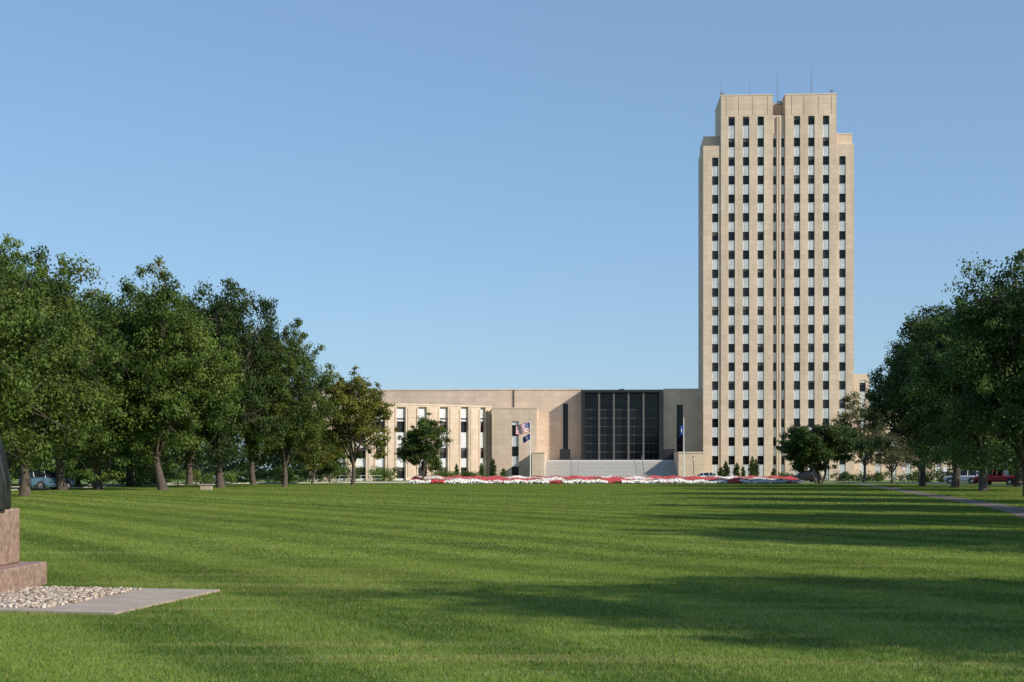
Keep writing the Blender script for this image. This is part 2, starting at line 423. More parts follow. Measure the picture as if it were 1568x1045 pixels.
# ------------------------------------------------------------------ ground, roads, path
M_asph=simple('asphalt',(.055,.055,.057),.9,noise=.2,scale=1.5)
M_conc=simple('concrete',(.40,.32,.26),.85,noise=.16,scale=2.0,bump=.05)
M_path=simple('brown_path',(.15,.115,.09),.9,noise=.2,scale=1.2)
M_kerb=simple('kerb_concrete',(.42,.40,.37),.85,noise=.1)
M_paint=simple('road_paint',(.7,.7,.68),.7,noise=.1)
g=MB({'g':M_ground}); g.add([(-2500,-300,0),(2500,-300,0),(2500,4500,0),(-2500,4500,0)],[(0,1,2,3)],'g'); g.obj('lawn_ground')
def ribbon(b, pts, w0, w1, z, mat):
    L=[];n=len(pts)
    for i in range(n):
        a=Vector(pts[max(i-1,0)]); c=Vector(pts[min(i+1,n-1)]); d=(c-a).normalized(); nn=Vector((-d.y,d.x))
        p=Vector(pts[i]); L.append((p+nn*w0,p+nn*w1))
    vs=[];fs=[]
    for i,(a,c) in enumerate(L):
        vs+=[(a.x,a.y,z),(c.x,c.y,z)]
        if i: fs.append((2*i-2,2*i,2*i+1,2*i-1))
    b.add(vs,fs,mat)
def kerb(b, pts, w0, w1, z0,z1, mat):
    n=len(pts)
    R=[]
    for i in range(n):
        a=Vector(pts[max(i-1,0)]); c=Vector(pts[min(i+1,n-1)]); d=(c-a).normalized(); nn=Vector((-d.y,d.x))
        p=Vector(pts[i]); R.append((p+nn*w0,p+nn*w1))
    vs=[];fs=[]
    for i,(a,c) in enumerate(R):
        vs+=[(a.x,a.y,z0),(a.x,a.y,z1),(c.x,c.y,z1),(c.x,c.y,z0)]
        if i:
            o=4*i-4
            for k in range(3): fs.append((o+k,o+4+k,o+5+k,o+k+1))
    b.add(vs,fs,mat)
road=[(-52,-60),(-50,40),(-47.5,120),(-45,170),(-40,192),(-30,203),(-15,208),(12,209.5),(40,208),(52,203),(57,192),(57.5,170),(58,120),(58,40),(58,-60)]
def smooth(pts,k=3):
    for _ in range(k):
        q=[pts[0]]
        for a,b in zip(pts[:-1],pts[1:]):
            q+=[(a[0]*.75+b[0]*.25,a[1]*.75+b[1]*.25),(a[0]*.25+b[0]*.75,a[1]*.25+b[1]*.75)]
        q.append(pts[-1]); pts=q
    return pts
road=smooth(road)
b=MB({'a':M_asph,'k':M_kerb,'p':M_paint})
ribbon(b,road,-4.5,4.5,.008,'a')
kerb(b,road,4.5,4.65,0,.12,'k'); kerb(b,road,-4.65,-4.5,0,.12,'k')
for i in range(0,len(road)-2,2): ribbon(b,road[i:i+2],-.06,.06,.013,'p')
b.obj('driveway_road')
path=smooth([(17,44),(21.5,60),(25.5,80),(31.5,112),(40,156),(46,190),(50,230)],2)
PW=.75
b=MB({'a':M_path}); ribbon(b,path,-PW,PW,.009,'a'); b.obj('footpath')
fore=smooth([(-32,232),(10,236),(45,236),(80,236)],1)
b=MB({'a':M_conc}); ribbon(b,fore,-2.5,2.5,.008,'a'); b.obj('forecourt_pavement')

# pad + gravel near statue
padA=[(-4.0,19.5),(-4.56,16.3),(-9.6,17.5),(-9.6,20.6)]
b=MB({'c':M_conc})
vs=[(x,y,.0) for x,y in padA]+[(x,y,.03) for x,y in padA]
b.add(vs,[(4,5,6,7),(0,1,5,4),(1,2,6,5),(2,3,7,6),(3,0,4,7)],'c'); b.obj('concrete_pad')
def inpoly(x,y,poly):
    c=False; n=len(poly)
    for i in range(n):
        x1,y1=poly[i]; x2,y2=poly[(i+1)%n]
        if (y1>y)!=(y2>y) and x<(x2-x1)*(y-y1)/(y2-y1)+x1: c=not c
    return c
gravP=[(-5.15,19.45),(-5.55,16.85),(-9.4,17.75),(-9.4,20.2)]
gm_=[simple('gravel_tan',(.42,.34,.26),.85,noise=.3,scale=9),simple('gravel_grey',(.26,.23,.21),.85,noise=.3,scale=9),simple('gravel_pale',(.56,.48,.40),.85,noise=.2,scale=9),simple('gravel_brown',(.22,.14,.09),.85,noise=.3,scale=9)]
V=[];Q=[];MI=[];rg=random.Random(4)
cube=np.array([(-1,-1,-1),(1,-1,-1),(1,1,-1),(-1,1,-1),(-.7,-.7,1),(.7,-.7,1),(.7,.7,1),(-.7,.7,1)],float)
cq=np.array([(0,3,2,1),(4,5,6,7),(0,1,5,4),(1,2,6,5),(2,3,7,6),(3,0,4,7)])
n=0
while n<11000:
    x=rg.uniform(-9.4,-5);y=rg.uniform(16.7,20.3)
    if not inpoly(x+rg.gauss(0,.05),y+rg.gauss(0,.04),gravP): continue
    s=rg.uniform(.010,.034); a=rg.random()*6.28; t=rg.uniform(-.6,.6)
    M=np.array(Matrix.Rotation(a,3,'Z')@Matrix.Rotation(t,3,'X'))
    V.append((cube*np.array([s,s*rg.uniform(.6,1),s*.6]))@M.T+np.array([x,y,.032+rg.uniform(0,.02)])); Q.append(cq+8*n); n+=1
    MI+= [rg.choice([0,0,0,1,2,2,3])]*6
me=fast_mesh('gravel_bed',np.concatenate(V),np.concatenate(Q),gm_,MI); o=bpy.data.objects.new('gravel_bed',me); scene.collection.objects.link(o)

# ------------------------------------------------------------------ grass blades
def blades(n, L, wdt, h, seed, ox=0, oy=0, excl=None):
    rng=np.random.default_rng(seed)
    x=(rng.random(n)-.5)*L; y=(rng.random(n)-.5)*L
    if excl is not None:
        k=np.array([not excl(a+ox,c+oy) for a,c in zip(x,y)]); x=x[k]; y=y[k]; n=len(x)
    a=rng.random(n)*np.pi*2
    tuft=.75+.5*(np.sin(x*7*2/L*2+seed)*np.sin(y*9*2/L*2+seed*2)*.5+.5)
    hh=h*(.45+.8*rng.random(n))*tuft; lean=rng.normal(size=(n,2))*hh[:,None]*.5
    dx=np.cos(a)*wdt/2; dy=np.sin(a)*wdt/2
    z0=np.zeros(n)
    V=np.stack([np.stack([x-dx,y-dy,z0],1),np.stack([x+dx,y+dy,z0],1),np.stack([x+lean[:,0],y+lean[:,1],hh],1)],1).reshape(-1,3)
    return fast_mesh('grass_patch',V,np.arange(3*n).reshape(-1,3),[M_blade],None,rng.random(n),k=3)
GR=empty('grass')
def pathd(x,y):
    for i in range(len(path)-1):
        a=Vector(path[i]);c=Vector(path[i+1]);p=Vector((x,y)); t=max(0,min(1,(p-a).dot(c-a)/(c-a).length_squared))
        if (a+(c-a)*t-p).length<PW: return True
    return False
path_dense=[tuple(Vector(path[i]).lerp(Vector(path[i+1]),t/6)) for i in range(len(path)-1) for t in range(6)]
def fill(y0,y1,L,n,wdt,h,marg):
    var=[blades(n,L,wdt,h,int(L*100)+i) for i in range(4)]
    r=random.Random(int(L)); y=y0+L/2; c=0
    while y<y1:
        half=.375*(y+L/2)+marg; k=int(math.ceil(half/L))
        for i in range(-k,k+1):
            x=i*L; rot=r.randrange(4)*math.pi/2; ex=None
            if x-L/2<-3.9 and x+L/2>-9.7 and y-L/2<20.7 and y+L/2>16.2: ex=lambda a,c: inpoly(a,c,padA)
            pn=min((Vector(q)-Vector((x,y))).length for q in path_dense)
            if pn<L*.75+1.0: ex=pathd
            if ex: me=blades(n,L,wdt,h,c+77,x,y,ex); rot=0
            else: me=var[r.randrange(4)]
            o=bpy.data.objects.new('grass_patch',me); scene.collection.objects.link(o); o.parent=GR
            o.location=(x,y,0); o.rotation_euler=(0,0,rot); c+=1
        y+=L
fill(9,27,2,7500,.007,.036,3)
fill(27,67,4,10000,.014,.038,4)
fill(67,187,12,16000,.035,.045,6)

# ------------------------------------------------------------------ flower bed
rng=np.random.default_rng(21)
def mk(name,c): return simple(name,c,.6,noise=.15,scale=8)
fm=[mk('flower_foliage',(.04,.085,.02)),mk('red_petals',(.55,.03,.06)),mk('white_petals',(.78,.76,.74)),mk('pink_petals',(.68,.24,.32))]
N=70000
xs=-13.5+52*rng.random(N); v=rng.random(N); ys=188.5+9.5*v+1.2*np.sin(xs*.12)
zz=.10+.68*v**.9+.16*rng.random(N)*(1+.6*np.sin(xs*2.3))
ph=np.sin(xs*.45+v*5)+.6*np.sin(xs*1.1-v*3)+.35*rng.normal(size=N)
band=np.where((v<.22)&(np.sin(xs*.8)>-.75),2,np.where(ph>.10,1,np.where(ph<-.75,2,np.where(ph<-.35,3,0))))
band=np.where((rng.random(N)<.18),0,band)
s=(.08+.07*rng.random(N))[:,None]
Nn=rng.normal(size=(N,3))*.5+np.array([0.5,-.8,.6]); Nn/=np.linalg.norm(Nn,axis=1)[:,None]
t=np.cross(Nn,rng.normal(size=(N,3))); t/=np.linalg.norm(t,axis=1)[:,None]; bb=np.cross(Nn,t)
P=np.stack([xs,ys,zz],1)
V=np.stack([P-t*s,P-bb*s,P+t*s,P+bb*s],1).reshape(-1,3)
me=fast_mesh('flower_bed',V,np.arange(4*N).reshape(-1,4),fm,band); o=bpy.data.objects.new('flower_bed',me); scene.collection.objects.link(o)
M_soil=simple('soil_foliage',(.05,.06,.03),.9,noise=.3)
b=MB({'s':M_soil}); K=60; vs=[];fs=[]
for i in range(K+1):
    x=-13.7+52.4*i/K; yo=1.2*math.sin(x*.12)
    vs+=[(x,188.4+yo,0),(x,193+yo,.38),(x,198.2+yo,.72),(x,199+yo,0)]
    if i:
        q=4*i-4
        for k in range(3): fs.append((q+k,q+4+k,q+5+k,q+1+k))
b.add(vs,fs,'s'); b.obj('flower_bed_soil').parent=o

# ------------------------------------------------------------------ capitol building
cap=empty('state_capitol_building',rz=-TH)
M_st=stone_mat('limestone',(.70,.55,.425),(.62,.485,.37))
M_st2=stone_mat('limestone_trim',(.72,.58,.455),(.68,.545,.425),bw=2.2,bh=4)
M_sp=simple('spandrel_panel',(.62,.63,.645),.5,noise=.12,scale=.8)
M_blk=simple('dark_granite',(.026,.026,.028),.4,noise=.2,spec=.3)
M_brz=simple('bronze_frame',(.045,.04,.036),.4,metal=.3,noise=.15)
M_stp=simple('granite_steps',(.56,.54,.51),.8,noise=.08)
M_ris=simple('granite_risers_shaded',(.46,.445,.42),.8,noise=.08)  # step granite in a darker tone, shade painted onto risers to mark steps
def glass(name,c,r=.08):
    return simple(name,c,r,noise=.3,scale=.5,spec=.3)
M_gl=glass('window_glass',(.010,.012,.016)); M_gl2=glass('window_blind',(.13,.12,.11),.25); M_gl3=glass('window_glass_dim',(.03,.032,.036),.12)
M_roof=simple('roof_gravel',(.2,.19,.18),.9,noise=.1)
CM={'st':M_st,'tr':M_st2,'sp':M_sp,'blk':M_blk,'brz':M_brz,'stp':M_stp,'ris':M_ris,'gl':M_gl,'gl2':M_gl2,'gl3':M_gl3,'roof':M_roof,'pole':simple('handrail_metal',(.35,.34,.33),.4,metal=.5)}
rw=random.Random(7)
def window(b,u0,u1,z0,z1,d,T):
    g=rw.random(); k='gl' if g<.72 else 'gl3'
    zb=z1-(z1-z0)*rw.choice([0,0,0,0,.2,.35]) 
    b.box(u0,u1,d+.10,d+.16,z0,z1,k,T)
    if zb<z1-.05: b.box(u0+.06,u1-.06,d+.07,d+.095,zb,z1-.05,'gl2',T)
    b.box(u0,u0+.05,d,d+.06,z0,z1,'brz',T); b.box(u1-.05,u1,d,d+.06,z0,z1,'brz',T)
    zm=(z0+z1)/2; b.box(u0+.05,u1-.05,d+.01,d+.06,zm-.03,zm+.03,'brz',T)
def facade(b,u0,u1,z0,z1,strips,T,th=1.2,rec=.14,mat='st'):
    cur=u0
    for ua,ub,stp,wins in sorted(strips):
        b.box(cur,ua,0,th,z0,z1,mat,T)
        b.box(ua,ub,0,th,stp,z1,mat,T)
        zc=z0
        for lo,hi in sorted(wins):
            if lo>zc+.02:
                b.box(ua,ub,rec,th,zc,lo,'sp',T)
                if ub-ua>.9:
                    for f in (.3,.5,.7):
                        uu=ua+(ub-ua)*f; b.box(uu-.035,uu+.035,rec-.035,rec-.003,zc+.1,lo-.1,'sp',T)
            b.box(ua,ub,rec-.05,rec+.1,lo-.07,lo-.003,'sp',T)
            window(b,ua,ub,lo,hi,rec+.14,T)
            zc=hi
        if stp>zc+.02: b.box(ua,ub,rec,th,zc,stp,'sp',T)
        cur=ub
    b.box(cur,u1,0,th,z0,z1,mat,T)
TY=272.0
X=lambda px: Bx(px,TY)
Zt=lambda py: Bz(py,X(1190),TY)
xl,xm0,xc0,xc1,xm1,xr=X(1077),X(1104),X(1183.5),X(1202.5),X(1281),X(1308)
rows=[185]+[218+28.65*k for k in range(18)]
hw=.60
def wz(py): return (Zt(py)-.84,Zt(py)+.84)
wins=[wz(p) for p in rows]
DEP=12.0
b=MB(CM)
front=lambda yf: (lambda u,d,z:(u,yf+d,z))
def strips(pxs,rowset,top): return [(X(p)-hw,X(p)+hw,Zt(top),rowset) for p in pxs]
facade(b,xm0,xc0,0,Zt(146),strips([1120.5,1142.5,1165],wins,178.2),front(TY))
facade(b,xc1,xm1,0,Zt(146),strips([1220.5,1242.5,1265],wins,178.2),front(TY))
swin=[wz(p) for p in rows[2:]]
facade(b,xl,xm0,0,Zt(222),strips([1095.5],swin,240),front(TY+.2))
facade(b,xm1,xr,0,Zt(222),strips([1290.5],swin,240),front(TY+.2))
cw=[wz(p) for p in rows[1:]]
facade(b,xc0,xc1,0,Zt(176),[(X(1186.6)-.3,X(1186.6)+.3,Zt(205),cw),(X(1199)-.3,X(1199)+.3,Zt(205),cw)],front(TY+.40))
b.box(xc0+.003,xc1-.003,TY+4,TY+DEP-1,Zt(176)+.0,Zt(150),'st')
for px in (1191,1194.5): b.box(X(px)-.14,X(px)+.14,TY+.12,TY+.397,.2,Zt(178),'tr')
b.box(xm0+.004,xc0-.004,TY+1.2,TY+DEP,0,Zt(146)-.01,'st'); b.box(xc1+.004,xm1-.004,TY+1.2,TY+DEP,0,Zt(146)-.01,'st')
b.box(xc0,xc1,TY+1.60,TY+DEP-.5,0,Zt(176)-.02,'st')
b.box(xl+.25,xm0,TY+2.6,TY+DEP-.5,Zt(222)-.5,Zt(204.5),'st')
b.box(xm1,xr-.05,TY+1.5,TY+DEP-.5,Zt(222)-.5,Zt(204.5),'st')
west=lambda u,d,z:(xl+d,u,z)
def sst(ys): return [(y-hw,y+hw,Zt(240),swin) for y in ys]
facade(b,TY+1.4,TY+DEP-.02,0,Zt(222)-.012,sst([TY+4.3,TY+8.3]),west)
east=lambda u,d,z:(xr-d,u,z)
facade(b,TY+1.4,TY+DEP-.02,0,Zt(222)-.012,sst([TY+4.3,TY+8.3]),east)
b.box(xl+1.21,xm0,TY+1.41,TY+DEP-.04,0,Zt(222)-.03,'st'); b.box(xm1,xr-1.21,TY+1.41,TY+DEP-.04,0,Zt(222)-.03,'st')
for a,c,y,z in [(xm0,xc0,TY,Zt(146)),(xc1,xm1,TY,Zt(146))]:
    b.box(a-.06,c+.06,y-.06,y+.7,z,z+.22,'tr'); b.box(a-.06,a+.6,y+.7,y+DEP,z,z+.22,'tr'); b.box(c-.6,c+.06,y+.7,y+DEP,z,z+.22,'tr')
b.box(xl+.2,xm0-.07,TY+2.55,TY+3.2,Zt(204.5),Zt(204.5)+.2,'tr'); b.box(xm1+.07,xr,TY+1.45,TY+2.2,Zt(204.5),Zt(204.5)+.2,'tr')
for px in (1112,1131,1153,1175,1212,1231,1253,1273):
    b.box(X(px)-.03,X(px)+.03,TY-.012,TY-.002,Zt(176),Zt(148),'brz')
# fine full-height reveal lines on the piers
for px in (1131.5,1153.7,1231.5,1253.7):
    b.box(X(px)-.022,X(px)+.022,TY-.010,TY-.002,1,Zt(176.3),'st')
b.obj('tower',cap)
b=MB({'m':simple('antenna_metal',(.30,.30,.31),.4,metal=.6)})
for px,pt,r in [(1107,112,.06),(1151,108,.05),(1197,101,.08),(1247,99,.07),(1245.2,112,.05),(1277.5,131,.08),(1108.5,132,.07)]:
    zb=Zt(146) if abs(px-1197)>5 else Zt(150)
    yy=TY+3 if abs(px-1197)>5 else TY+6
    b.cyl((X(px),yy,zb),(X(px),yy,Zt(pt)),r,r*.6,'m',6)
for px,pt in [(1277.5,134),(1279,140),(1108,136),(1196.5,150),(1199,153)]:
    b.cyl((X(px)-.4,TY+3,Zt(pt)),(X(px)+.4,TY+3,Zt(pt)),.14,.14,'m',8)
b.obj('antennas',cap)

# hall and wings
HY=277.0
def BZ(py,px,y): return Bz(py,Bx(px,y),y)
b=MB(CM)
roofz=BZ(598,740,HY)
xa=Bx(476,HY); xb=Bx(892,HY)
slot=Bx(866,HY)
b.box(xa,slot-.5,HY,HY+24,0,roofz,'st')
b.box(slot+.5,xb,HY,HY+24,0,roofz,'st')
b.box(slot-.5,slot+.5,HY,HY+24,BZ(618,866,HY),roofz-.003,'st')
b.box(slot-.5,slot+.5,HY+.5,HY+23,0,BZ(618,866,HY),'gl')
for k in range(5): b.box(slot-.5,slot+.5,HY+.4,HY+.497,4.5+k*2.2,4.62+k*2.2,'brz')
b.box(xa-.1,xb,HY-.1,HY+.6,roofz,roofz+.22,'tr')
b.box(Bx(787,HY)-.07,Bx(787,HY)+.07,HY-.18,HY-.003,BZ(625,787,HY),roofz+.1,'brz')
def wy(px): t=(px-470)/285.; return 250+ (268-250)*(t*t*.75+t*.25)
wt=BZ(620,600,wy(600))
edges=[470,505,538,568,598,631,663.5,696,727,752]
for i in range(len(edges)-1):
    p0,p1=edges[i],edges[i+1]
    A=Vector((Bx(p0,wy(p0)),wy(p0))); Bv=Vector((Bx(p1,wy(p1)),wy(p1))); L=(Bv-A).length; e=(Bv-A)/L; nn=Vector((-e.y,e.x))
    T=lambda u,d,z,A=A,e=e,nn=nn:(A.x+e.x*u+nn.x*d, A.y+e.y*u+nn.y*d, z)
    zz=lambda py: Bz(py,A.x,A.y)
    mid=L/2; w2=.88 if i<8 else .6
    facade(b,0.002,L-.002,0,wt,[(mid-w2,mid+w2,zz(623),[(zz(662),zz(645)),(zz(702),zz(686)),(zz(733),zz(716))])],T,th=1.3,rec=.55,mat='st')
    b.box(0,L,-.1,.8,wt+.003,wt+.25,'tr',T)
    for sg in (-1,1):
        uu=mid+sg*(w2+.38); b.box(uu-.05,uu+.05,-.012,-.002,.5,wt-.5,'brz',T)
    b.box(mid-w2,mid+w2,.45,.545,zz(642),zz(640),'brz',T)
vs=[(Bx(p,wy(p))+.3,wy(p)+1.35,wt-.3) for p in edges]+[(Bx(p,HY-.02),HY-.02,wt-.3) for p in reversed(edges)]
b.add(vs,[tuple(range(len(vs)))],'roof')
b.box(Bx(470,251)-.0,Bx(470,251)+.9,251.6,HY,0,wt-.01,'st')
FY=266.0; f0,f1=Bx(753,FY),Bx(822,FY); ft=BZ(626,790,FY)
zz=lambda py: BZ(py,790,FY); c=Bx(789,FY)
facade(b,f0,f1,0,ft,[(c-.65,c+.65,zz(645),[(zz(668),zz(651)),(zz(699),zz(684)),(zz(731),zz(715))])],front(FY),th=1.2,rec=.3)
b.box(f0+.01,f1-.01,FY+1.2,HY-.01,0,ft-.01,'st')
b.box(f0-.05,f1+.08,FY-.08,FY+.6,ft,ft+.22,'tr'); b.box(f1-.5,f1+.08,FY+.6,HY-.12,ft,ft+.22,'tr')
b.box(f1,Bx(832,FY+3),FY+3,HY-.01,0,BZ(640,828,FY+3),'st')
# portico
PY=273.5; p0,p1=Bx(890,PY),Bx(1015,PY); zf=BZ(705,950,PY); pt=BZ(601,950,PY)
b.box(p0,p1,PY,HY+20,pt,BZ(597,950,PY),'blk')
b.box(p0,p0+.7,PY+.05,HY+20,0,pt,'blk'); b.box(p1-.7,p1,PY+.05,HY+20,0,pt,'blk')
b.box(p0+.7,p1-.7,PY+2.6,PY+2.7,zf,pt,'gl')
cols=[917.5,940,962.5,985.5]
M_col=simple('portico_column',(.12,.11,.10),.5,noise=.15); CM['col']=M_col; b.mats=CM; b.names=list(CM.keys())
for px in cols: b.box(Bx(px,PY)-.17,Bx(px,PY)+.17,PY+.3,PY+.9,zf,pt,'col')
edge=[897]+cols+[1008]
for i in range(5):
    a,c2=Bx(edge[i],PY+2.5),Bx(edge[i+1],PY+2.5)
    for k in range(1,3): u=a+(c2-a)*k/3; b.box(u-.04,u+.04,PY+2.42,PY+2.597,zf,pt,'brz')
for k in range(1,8):
    z=zf+(pt-zf)*k/8; b.box(p0+.7,p1-.7,PY+2.45,PY+2.597,z-.05,z+.05,'col')
b.box(p0+.7,p1-.7,PY+2.2,PY+2.4,zf,zf+.3,'blk')
b.box(Bx(953,PY)-.5,Bx(953,PY)+.5,PY+4,PY+5,BZ(597,950,PY)+.003,BZ(594,950,PY),'blk')
q0,q1=Bx(1015,HY)+.1,xl+1; s=Bx(1041,HY)
b.box(q0,s-.6,HY,HY+20,0,roofz,'st'); b.box(s+.6,q1,HY,HY+20,0,roofz,'st'); b.box(s-.6,s+.6,HY,HY+20,BZ(620,1041,HY),roofz-.003,'st')
b.box(s-.6,s+.6,HY+.5,HY+19,0,BZ(620,1041,HY),'gl')
for k in range(6): b.box(s-.6,s+.6,HY+.4,HY+.497,4.5+k*2,4.62+k*2,'brz')
b.box(q0,q1,HY-.1,HY+.6,roofz,roofz+.22,'tr')
# terrace, steps, cheek walls
s0,s1=Bx(835,262),Bx(1036,262)
b.box(s0,s1,269,PY+2.55,0,zf,'stp')
ns=14
for k in range(ns):
    y0=257+12*k/ns; y1=257+12*(k+1)/ns+(0 if k<ns-1 else -.004); z1=zf*(k+1)/(ns+1)
    b.box(s0,s1,y0+.06,y1+.06 if k<ns-1 else y1,0,z1-.08,'ris')
    b.box(s0,s1,y0,y1-.002,z1-.078,z1,'stp')
for px in (885,985):
    x=Bx(px,262)
    b.cyl((x,257,1.1),(x,269,zf+.95),.04,.04,'pole',6)
    for k in range(7): b.cyl((x,257+2*k,(zf*k/6)),(x,257+2*k,1.1+(zf-.15)*k/6),.03,.03,'pole',6)
b.box(Bx(815,258),s0-.003,256.5,HY-.2,0,BZ(694,825,258),'st')
b.box(s1+.003,Bx(1077,258),256.5,TY-.3,0,BZ(694,1055,258),'st')
b.box(Bx(815,258)-.08,s0+.06,256.4,HY-.25,BZ(694,825,258),BZ(694,825,258)+.2,'tr')
b.box(s1-.06,Bx(1077,258)+.08,256.4,TY-.35,BZ(694,1055,258),BZ(694,1055,258)+.2,'tr')
for px in (865,1026):
    x=Bx(px,268); b.box(x-1.0,x+1.0,270.2,271.6,zf,zf+2.1,'blk'); b.box(x-1.2,x+1.2,270.0,271.8,zf-.0,zf+.3,'blk')
# east annex
ax=Bx(1331,HY)
facade(b,xr+.01,ax,0,BZ(573,1320,HY),[(Bx(1321,HY)-.6,Bx(1321,HY)+.6,BZ(582,1321,HY),[(BZ(600,1321,HY),BZ(586,1321,HY)),(BZ(640,1321,HY),BZ(626,1321,HY)),(BZ(680,1321,HY),BZ(666,1321,HY))])],front(HY))
b.box(xr+.01,ax,HY+1.2,HY+14,0,BZ(573,1320,HY)-.01,'st')
eb=Bx(1462,HY+4); EZ=BZ(630,1400,HY+4)
st=[(Bx(p,HY+4)-.6,Bx(p,HY+4)+.6,BZ(644,p,HY+4),[(BZ(672,p,HY+4),BZ(657,p,HY+4)),(BZ(710,p,HY+4),BZ(695,p,HY+4))]) for p in (1345,1368,1391,1414,1437)]
facade(b,ax+.01,eb,0,EZ,st,front(HY+4))
b.box(ax+.01,eb,HY+5.2,HY+18,0,EZ-.01,'st'); b.box(ax+.02,eb+.1,HY+3.9,HY+4.6,EZ,EZ+.22,'tr')
b.obj('wings_and_portico',cap)

# ------------------------------------------------------------------ flagpoles
M_wh=simple('pole_paint',(.7,.7,.7),.4); M_red=simple('flag_red',(.45,.02,.03),.8); M_fw=simple('flag_white',(.75,.75,.75),.8); M_bl=simple('flag_blue',(.02,.04,.18),.8); M_gold=simple('gold_ball',(.6,.4,.08),.3,metal=.8); M_lb=simple('flag_azure',(.03,.10,.34),.8)
def flagpole(x,y,H,flags,base=0):
    e=empty('flagpole',(x,y,base))
    b=MB({'w':M_wh,'g':M_gold,'c':M_conc}); b.cyl((0,0,0),(0,0,H),.10,.06,'w',12); b.cyl((0,0,0),(0,0,.35),.55,.5,'c',16)
    b.cyl((0,0,H),(0,0,H+.2),.1,.1,'g',10); b.obj('pole',e)
    for (kind,zt,wd,ht,dirx,sag) in flags:
        b=MB({'r':M_red,'w':M_fw,'b':M_bl,'l':M_lb,'g':M_gold}); nx,ny=26,13
        vs=[]
        for j in range(ny+1):
            for i in range(nx+1):
                u=i/nx; v=j/ny
                vs.append((dirx*(u*wd*(1-.12*sag)+.06), .22*math.sin(u*8+v*1.5)*u**.5, zt-v*ht-sag*u*wd*.55+.08*math.sin(u*7)*u))
        for j in range(ny):
            for i in range(nx):
                a=j*(nx+1)+i
                if kind=='us':
                    mt='r' if j%2==0 else 'w'
                    if i<nx*.4 and j<7: mt='w' if (i%3==1 and j%2==1) else 'b'
                elif kind=='nd': mt='g' if (abs(i-nx/2)<3 and abs(j-6)<3) else 'b'
                else: mt='w' if (abs(i-nx/2)<3 and abs(j-6)<3) else 'l'
                b.f.append((a,a+1,a+nx+2,a+nx+1)); b.m.append(b.names.index(mt))
        b.v=vs
        b.obj('flag_'+kind,e,smooth=True)
flagpole(gx(812,236),236,gz(643,236),[('us',gz(647,236),2.4,1.6,-1,.35),('nd',gz(664,236),1.3,1.0,-1,.9)])
flagpole(gx(1047,236),236,gz(640,236),[('state',gz(650,236),.8,1.5,-1,1.3)])

